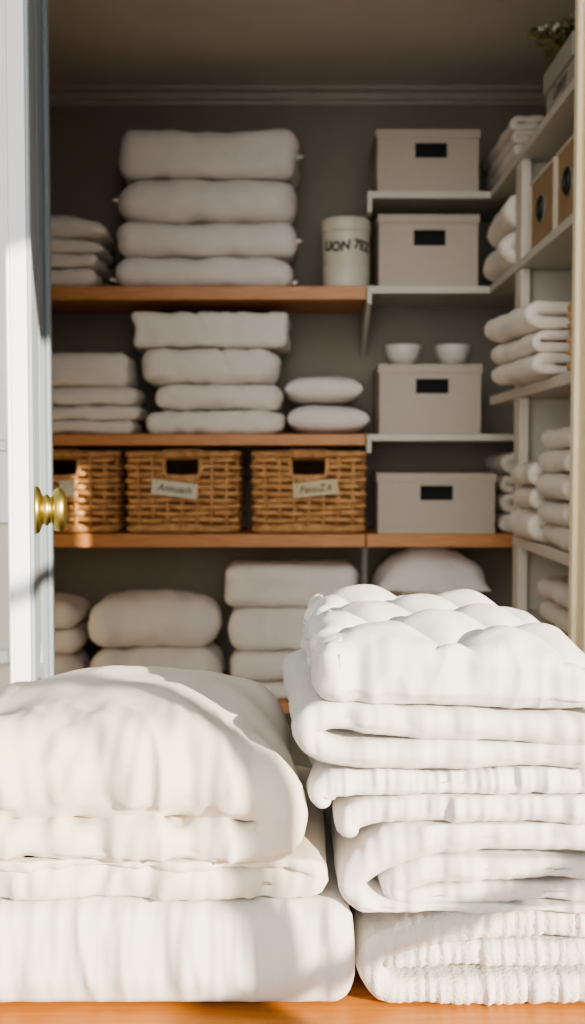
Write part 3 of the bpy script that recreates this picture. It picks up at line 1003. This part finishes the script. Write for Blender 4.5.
pl = thing('dried_plant', (.643, 2.61, zA + G + hb + .0005), 'olive dried plant sprigs with pale buds on the small lidded box', 'plant')
rnd = random.Random(11)
stems = MB(); leaves = MB(); bud_list = []
def leaf(mb, p, d, l, w):
    d = d.normalized(); up = Vector((0, 0, 1)); sd = d.cross(up)
    sd = sd.normalized() if sd.length > .1 else Vector((1, 0, 0))
    nn = sd.cross(d)
    V = []; n = 5
    for i in range(n + 1):
        u = i / n; ww = w * math.sin(PI * min(u * .94 + .05, 1)) ; c = p + d * (l * u) - nn * (l * .25 * u * u)
        V += [c - sd * ww, c + nn * (ww * .3), c + sd * ww]
    F = []
    for i in range(n):
        o = i * 3; F += [(o, o + 1, o + 4, o + 3), (o + 1, o + 2, o + 5, o + 4)]
    mb.add(V, F)
stems.lathe([(0, 0), (.020, 0), (.024, .006), (.022, .016), (.012, .022), (0, .024)], 16)
for k in range(26):
    az = rnd.uniform(0, 2 * PI); el = rnd.uniform(.5, 1.3); ln = rnd.uniform(.06, .11)
    d = Vector((math.cos(az) * math.cos(el) * .9 - .15, math.sin(az) * math.cos(el), math.sin(el)))
    p0 = Vector((rnd.uniform(-.01, .01), rnd.uniform(-.01, .01), .008)); p1 = p0 + d * ln * .6; p2 = p0 + d * ln + Vector((0, 0, -.01))
    stems.tube([p0, p1, p2], [.002, .0017, .0012], 5)
    for j in range(8):
        f = .25 + .75 * j / 7; q = p0.lerp(p2, f)
        dd = Vector((rnd.uniform(-1, 1), rnd.uniform(-1, 1), rnd.uniform(-.1, .9)))
        leaf(leaves, q, dd, rnd.uniform(.026, .040), rnd.uniform(.007, .012))
    if k % 3 == 0:
        for j in range(3):
            c = p2 + Vector((rnd.uniform(-.008, .008), rnd.uniform(-.008, .008), rnd.uniform(0, .012)))
            rr = rnd.uniform(.004, .007)
            bb = MB(); bud_list.append(bb); bb.lathe([(rr * math.sin(PI * i / 6), -rr * math.cos(PI * i / 6)) for i in range(7)], 8, c=c)
stems.build('stems', M['leaf'], pl); leaves.build('leaves', M['leaf'], pl); [bb.build('bud', M['bud'], pl, smooth=True) for bb in bud_list]


# ================================================================== TABLE AND FOREGROUND BEDDING
Y0 = 1.10
zT = PZ(1012, Y0)
tab_t = thing('table', (0, 1.12, 0), 'warm wooden table under the two piles of bedding', 'table')
mb = MB(); mb.box(-.8, .8, -.42, .375, zT - .035, zT, b=.004); mb.build('tabletop', M['tabletop'], tab_t)
for sx in (-1, 1):
    for sy in (-1, 1):
        mb = MB(); mb.box(sx * .74 - .03, sx * .74 + .03, sy * .32 - .03 - .02, sy * .32 + .03 - .02, 0, zT - .0355, b=.003); mb.build('leg', M['tabletop'], tab_t)

def Fp(path):
    """pile profile measured on the plane of the pile's front (px, py, px thickness) -> (x, z, t)"""
    k = Y0 / FPX
    return [(P(a, b, Y0).x, P(a, b, Y0).z, t * k) for a, b, t in path]

HI = dict(nu=150, ny=56, nc=10, nz=10)
# --- left pile
gl = 'bedding in the left pile on the table'
def zclamp(fn, z0=None, z1=None, lean=0):
    def g(co, n):
        v = fn(co, n)
        v.x -= lean * (co.y - Y0)
        a = z0(co.x) if callable(z0) else z0
        b = z1(co.x) if callable(z1) else z1
        if a is not None and co.z + v.z < a: v.z = a - co.z
        if b is not None and co.z + v.z > b: v.z = b - co.z
        return v
    return g
def beyond(px, z):
    xx = PX(px, Y0)
    return lambda x: z if x > xx else None
def line(pa, pb):
    a, b = P(*pa, Y0), P(*pb, Y0)
    return lambda x, d=0: a.z + (b.z - a.z) * (x - a.x) / (b.x - a.x) + d

z_a = PZ(903, Y0)
mb = MB(); sheet(mb, Fp([(-42 + 19, 957, 107), (150, 957, 107), (350 - 19, 957, 107)]), Y0, 1.465, r=.019, **HI)
def fn(co, n):
    fr = max(0, -n.y)
    d = .004 * nz3(co.x * 7, co.y * 7, co.z * 7 + 3)
    rg = 1 - abs(nz3(co.x * 22 + 4, co.z * 5 + co.x * 9, 2.2)) * 2
    d += fr * (.008 * rg + .005 * nz3(co.x * 55, co.z * 9, 5) + .0022 * nz3(co.x * 110, co.z * 22, 9))
    d += fr * .010 * (1 - ((co.z - zT - .05) / .05) ** 2)
    d += .0022 * nz3(co.y * 60, co.z * 10, 5) * max(0, n.x)
    return n * (d * min(1, max(0, (co.z - zT - .004) / .03)))
cloth('folded_duvet', mb, M['white_cotton'], zclamp(fn, zT + .0003, z_a), 'crisp white folded duvet at the bottom of the left pile', 'duvet', gl)

z_b = PZ(862, Y0)
mb = MB()
sheet(mb, Fp([(-55, 886, 46), (150, 886, 46), (260, 888, 44), (300, 889, 34), (318, 880, 24), (304, 869, 15), (254, 867, 11), (100, 866, 9), (-55, 866, 9)]), Y0 + .008, 1.46, r=.022, **HI)
def fn(co, n):
    fr = max(0, -n.y)
    d = .005 * nz3(co.x * 9 + 7, co.y * 8, co.z * 10)
    rg = 1 - abs(nz3(co.x * 38 + 1, co.z * 16 - co.x * 10, 7.2)) * 2
    d += fr * (.0065 * rg + .0035 * nz3(co.x * 85, co.z * 30, 5)) + .014 * fr * nz3(co.x * 13, 3.3, 0)
    return n * d
cloth('folded_duvet', mb, M['cream_cotton'], zclamp(fn, z_a + .0003, z_b), 'thin cream folded duvet in the middle of the left pile', 'duvet', gl)

mb = MB()
sheet(mb, Fp([(-45, 845, 32), (120, 844, 34), (220, 845, 34), (250, 846, 30), (271, 838, 28), (274, 815, 38), (253, 795, 66), (195, 783, 88), (90, 778, 98), (-10, 782, 96), (-45, 784, 92)]), Y0 - .004, 1.45, r=.046, nu=190, ny=64, nc=14, nz=6)
zt0 = PZ(790, Y0)
def fn(co, n):
    fr = max(0, -n.y)
    d = .010 * nz3(co.x * 8 + 2, co.y * 8, co.z * 8) + .0055 * nz3(co.x * 20, co.y * 14, co.z * 20)
    # creases fanning up from the front fold
    w = max(0, 1 - abs(co.y - Y0) / .13)
    rg = 1 - abs(nz3(co.x * 21 + .8 * co.y * 18, co.y * 6, 4.1)) * 2.4
    d += w * (.0125 * rg + .006 * nz3(co.x * 60, co.y * 20, co.z * 25)) * (1 if n.z > -.5 else .4)
    v = n * d
    if n.z > .2 and co.z > zt0:
        u = (co.x + .15) / .19; k = (co.y - 1.29) / .19
        v.z += .018 * max(0, 1 - u * u) * max(0, 1 - k * k) - .010 * max(0, abs(u) - .6)
    return v
cloth('folded_duvet', mb, M['cream_cotton'], zclamp(fn, z_b + .0003), 'thick puffy cream duvet on top of the left pile', 'duvet', gl)

# --- right pile
gr = 'bedding in the right pile on the table'
RX = 618
z1r = PZ(913, Y0)
mb = MB()
sheet(mb, Fp([(RX, 930, 31), (500, 929, 32), (430, 937, 31), (388, 949, 28), (371, 968, 28), (388, 996, 28), (450, 997, 30), (RX, 995, 31)]), Y0 + .004, 1.46, r=.0145, nu=210, ny=50, nc=8, nz=3)
sheet(mb, Fp([(392, 965, 14), (430, 962, 24), (500, 960, 28), (RX, 959, 29)]), Y0 + .007, 1.45, r=.013, nu=120, ny=40, nc=8, nz=3)
cloth('folded_quilt', mb, M['terry'], zclamp(soft(3, .004, .002, 12, 30, rib=.0010, rf=560, pucker=.0062, pf=110), zT + .0003, z1r), 'ribbed white quilt folded in layers at the bottom of the right pile', 'quilt', gr)

z2r = PZ(826, Y0)
mb = MB()
sheet(mb, Fp([(RX, 838, 36), (480, 838, 38), (420, 841, 40), (378, 858, 36), (352, 882, 30), (360, 900, 24), (386, 908, 15), (440, 909, 9), (RX, 909, 8)]), Y0 - .002, 1.46, r=.019, nu=190, ny=50, nc=9, nz=3)
sheet(mb, Fp([(RX, 872, 23), (480, 872, 25), (425, 875, 26), (394, 888, 24), (402, 901, 14), (440, 898, 17), (520, 895, 21), (RX, 893, 22)]), Y0 + .002, 1.45, r=.0125, nu=170, ny=46, nc=8, nz=3)
cloth('folded_duvet', mb, M['white_cotton'], zclamp(soft(8, .0035, .003, 11, 26, pucker=.0085, pf=44), z1r + .0003, z2r), 'white duvet with a rolled inner fold, second from bottom in the right pile', 'duvet', gr)

z3r = PZ(797, Y0)
mb = MB()
sheet(mb, Fp([(RX, 811, 27), (470, 810, 27), (400, 811, 28), (362, 816, 27), (348, 825, 22), (351, 829, 16)]), Y0 - .004, 1.455, r=.0135, nu=150, ny=50, nc=8, nz=3)
cloth('folded_coverlet', mb, M['white_cotton'], zclamp(soft(12, .005, .003, 12, 30, pucker=.007, pf=60), beyond(372, z2r + .0003), z3r), 'thin white coverlet with a turned-down corner, lower of two in the right pile', 'coverlet', gr)

z4r = PZ(769, Y0)
mb = MB()
sheet(mb, Fp([(RX, 782, 28), (470, 783, 27), (390, 784, 29), (342, 786, 29), (322, 794, 23), (323, 802, 16)]), Y0 - .003, 1.455, r=.0135, nu=150, ny=50, nc=8, nz=3)
cloth('folded_coverlet', mb, M['quilt_cotton'], zclamp(soft(15, .005, .003, 12, 30, pucker=.0075, pf=75), beyond(336, z3r + .0003), z4r), 'thin puckered white coverlet just under the rolled duvet in the right pile', 'coverlet', gr)

zsep = line((310, 703), (618, 714))
mb = MB()
sheet(mb, Fp([(RX, 737, 30), (500, 728, 30), (420, 724, 31), (365, 720, 31), (329, 716, 28), (309, 727, 26), (316, 746, 26), (350, 754, 27), (430, 755, 27), (RX, 757, 25)]), Y0 - .006, 1.455, r=.0148, nu=210, ny=54, nc=9, nz=3)
cloth('folded_duvet', mb, M['white_cotton'], zclamp(soft(19, .0035, .003, 11, 24, pucker=.0085, pf=40), z4r + .0003, zsep, lean=.05), 'white duvet with an open rolled fold, directly under the tufted quilt', 'duvet', gr)

# tufted quilt on top
zq0 = PZ(711, Y0); zq1 = PZ(640, Y0)
mb = MB()
hq = (711 - 640)
sheet(mb, Fp([(325 + 16, 669, hq), (450, 673, hq), (RX - 4, 678, hq)]), Y0 + .002, 1.45, r=.020, nu=150, ny=90, nc=10, nz=12)
qx0, qx1, qy0, qy1 = PX(325, Y0), PX(RX, Y0), Y0, 1.45
def fn(co, n):
    d = .003 * nz3(co.x * 9 + 5, co.y * 9, co.z * 9)
    fr = max(0, -n.y); sd = max(0, -n.x)
    d += (fr + sd) * (.009 * (1 - 2 * abs(nz3(co.x * 24, co.z * 7 + co.x * 5, co.y * 20))) + .004 * nz3(co.x * 60, co.y * 60, co.z * 16))
    v = n * d
    if n.z > .3:
        u = (co.x - qx0) / .066; w = (co.y - qy0 - .03) / .070
        p = abs(math.sin(PI * (u * .5 + w * .5))) * abs(math.sin(PI * (u * .5 - w * .5)))
        edge = min(1, min(co.x - qx0, qx1 - co.x, co.y - qy0, qy1 - co.y) / .03)
        v.z += (p ** .42 * .029 - .015) * max(edge, 0) + .003 * nz3(co.x * 30, co.y * 30, 2)
        # piped border
    else:
        hz = (co.z - zq0) / (zq1 - zq0)
    # back and right edges slope away
    if n.z > -.3:
        v.z -= .03 * max(0, (co.x - .22) / .1) ** 2 * ((co.z - zq0) / (zq1 - zq0))
        # front stays slightly lower than the middle
        v.z -= .010 * max(0, 1 - (co.y - qy0) / .1) * max(0, (co.z - zq0) / (zq1 - zq0))
    return v
q = cloth('tufted_quilt', mb, M['quilt_cotton'], zclamp(fn, lambda x: zsep(x, .0004), None, lean=.03), 'plump tufted white quilt on top of the right pile', 'quilt', gr)
# piping along the left end of the quilt
mb = MB()
def ql(y, z): return (qx0 - .001 + .010 * 0, y, z)
pts = []
for i in range(60):
    y = Y0 + .02 + (1.43 - Y0 - .02) * i / 59
    pts.append((qx0 + .0155 - .03 * (y - Y0) + .0015 * math.sin(i * 1.3), y, zq1 + .001 - .010 * max(0, 1 - (y - Y0) / .1) + .0012 * math.sin(i * .9)))
mb.tube(pts, .0042, 8)
pts2 = [(qx0 + .0155 + .0006 * math.sin(i * 2.1), Y0 - .001, zq1 - .014 - (zq1 - zq0 - .03) * i / 19) for i in range(20)]
mb.tube(pts2, .0022, 8)
o = mb.build('piping', M['quilt_cotton'], q, smooth=True, tr=Matrix.Translation(-Vector(q.location)))

# ================================================================== LIGHT
SKY_BASE, FILL_GLOW = .24, 2.3      # sky ambient; added glow behind the camera fills the closet
w = bpy.data.worlds.new('daylight'); bpy.context.scene.world = w; w.use_nodes = True
bg = w.node_tree.nodes['Background']; bg.inputs['Color'].default_value = (1.0, .985, .96, 1); 
_n = w.node_tree.nodes; _l = w.node_tree.links
_tc = _n.new('ShaderNodeTexCoord'); _dot = _n.new('ShaderNodeVectorMath'); _dot.operation = 'DOT_PRODUCT'
_gd = Vector((-.12, -1, .22)).normalized(); _dot.inputs[1].default_value = _gd
_l.new(_tc.outputs['Generated'], _dot.inputs[0])
_mr = _n.new('ShaderNodeMapRange'); _mr.interpolation_type = 'SMOOTHSTEP'
_mr.inputs['From Min'].default_value = math.cos(math.radians(38)); _mr.inputs['From Max'].default_value = math.cos(math.radians(14))
_mr.inputs['To Min'].default_value = SKY_BASE; _mr.inputs['To Max'].default_value = FILL_GLOW
_l.new(_dot.outputs['Value'], _mr.inputs['Value']); _l.new(_mr.outputs['Result'], bg.inputs['Strength'])
sd = bpy.data.lights.new('sun', 'SUN'); so = bpy.data.objects.new('sun', sd); C.objects.link(so)
sd.energy = 8.2; sd.color = (1.0, .86, .68); sd.angle = math.radians(.6)
so.location = (3, -2, 4)
so.rotation_euler = Vector((-1.06, 1.0, -.42)).to_track_quat('-Z', 'Y').to_euler()

vs = bpy.context.scene.view_settings
vs.view_transform = 'AgX'; vs.look = 'AgX - Medium High Contrast'; vs.exposure = 0.72
bpy.context.scene.cycles.max_bounces = 10
bpy.context.scene.cycles.diffuse_bounces = 6
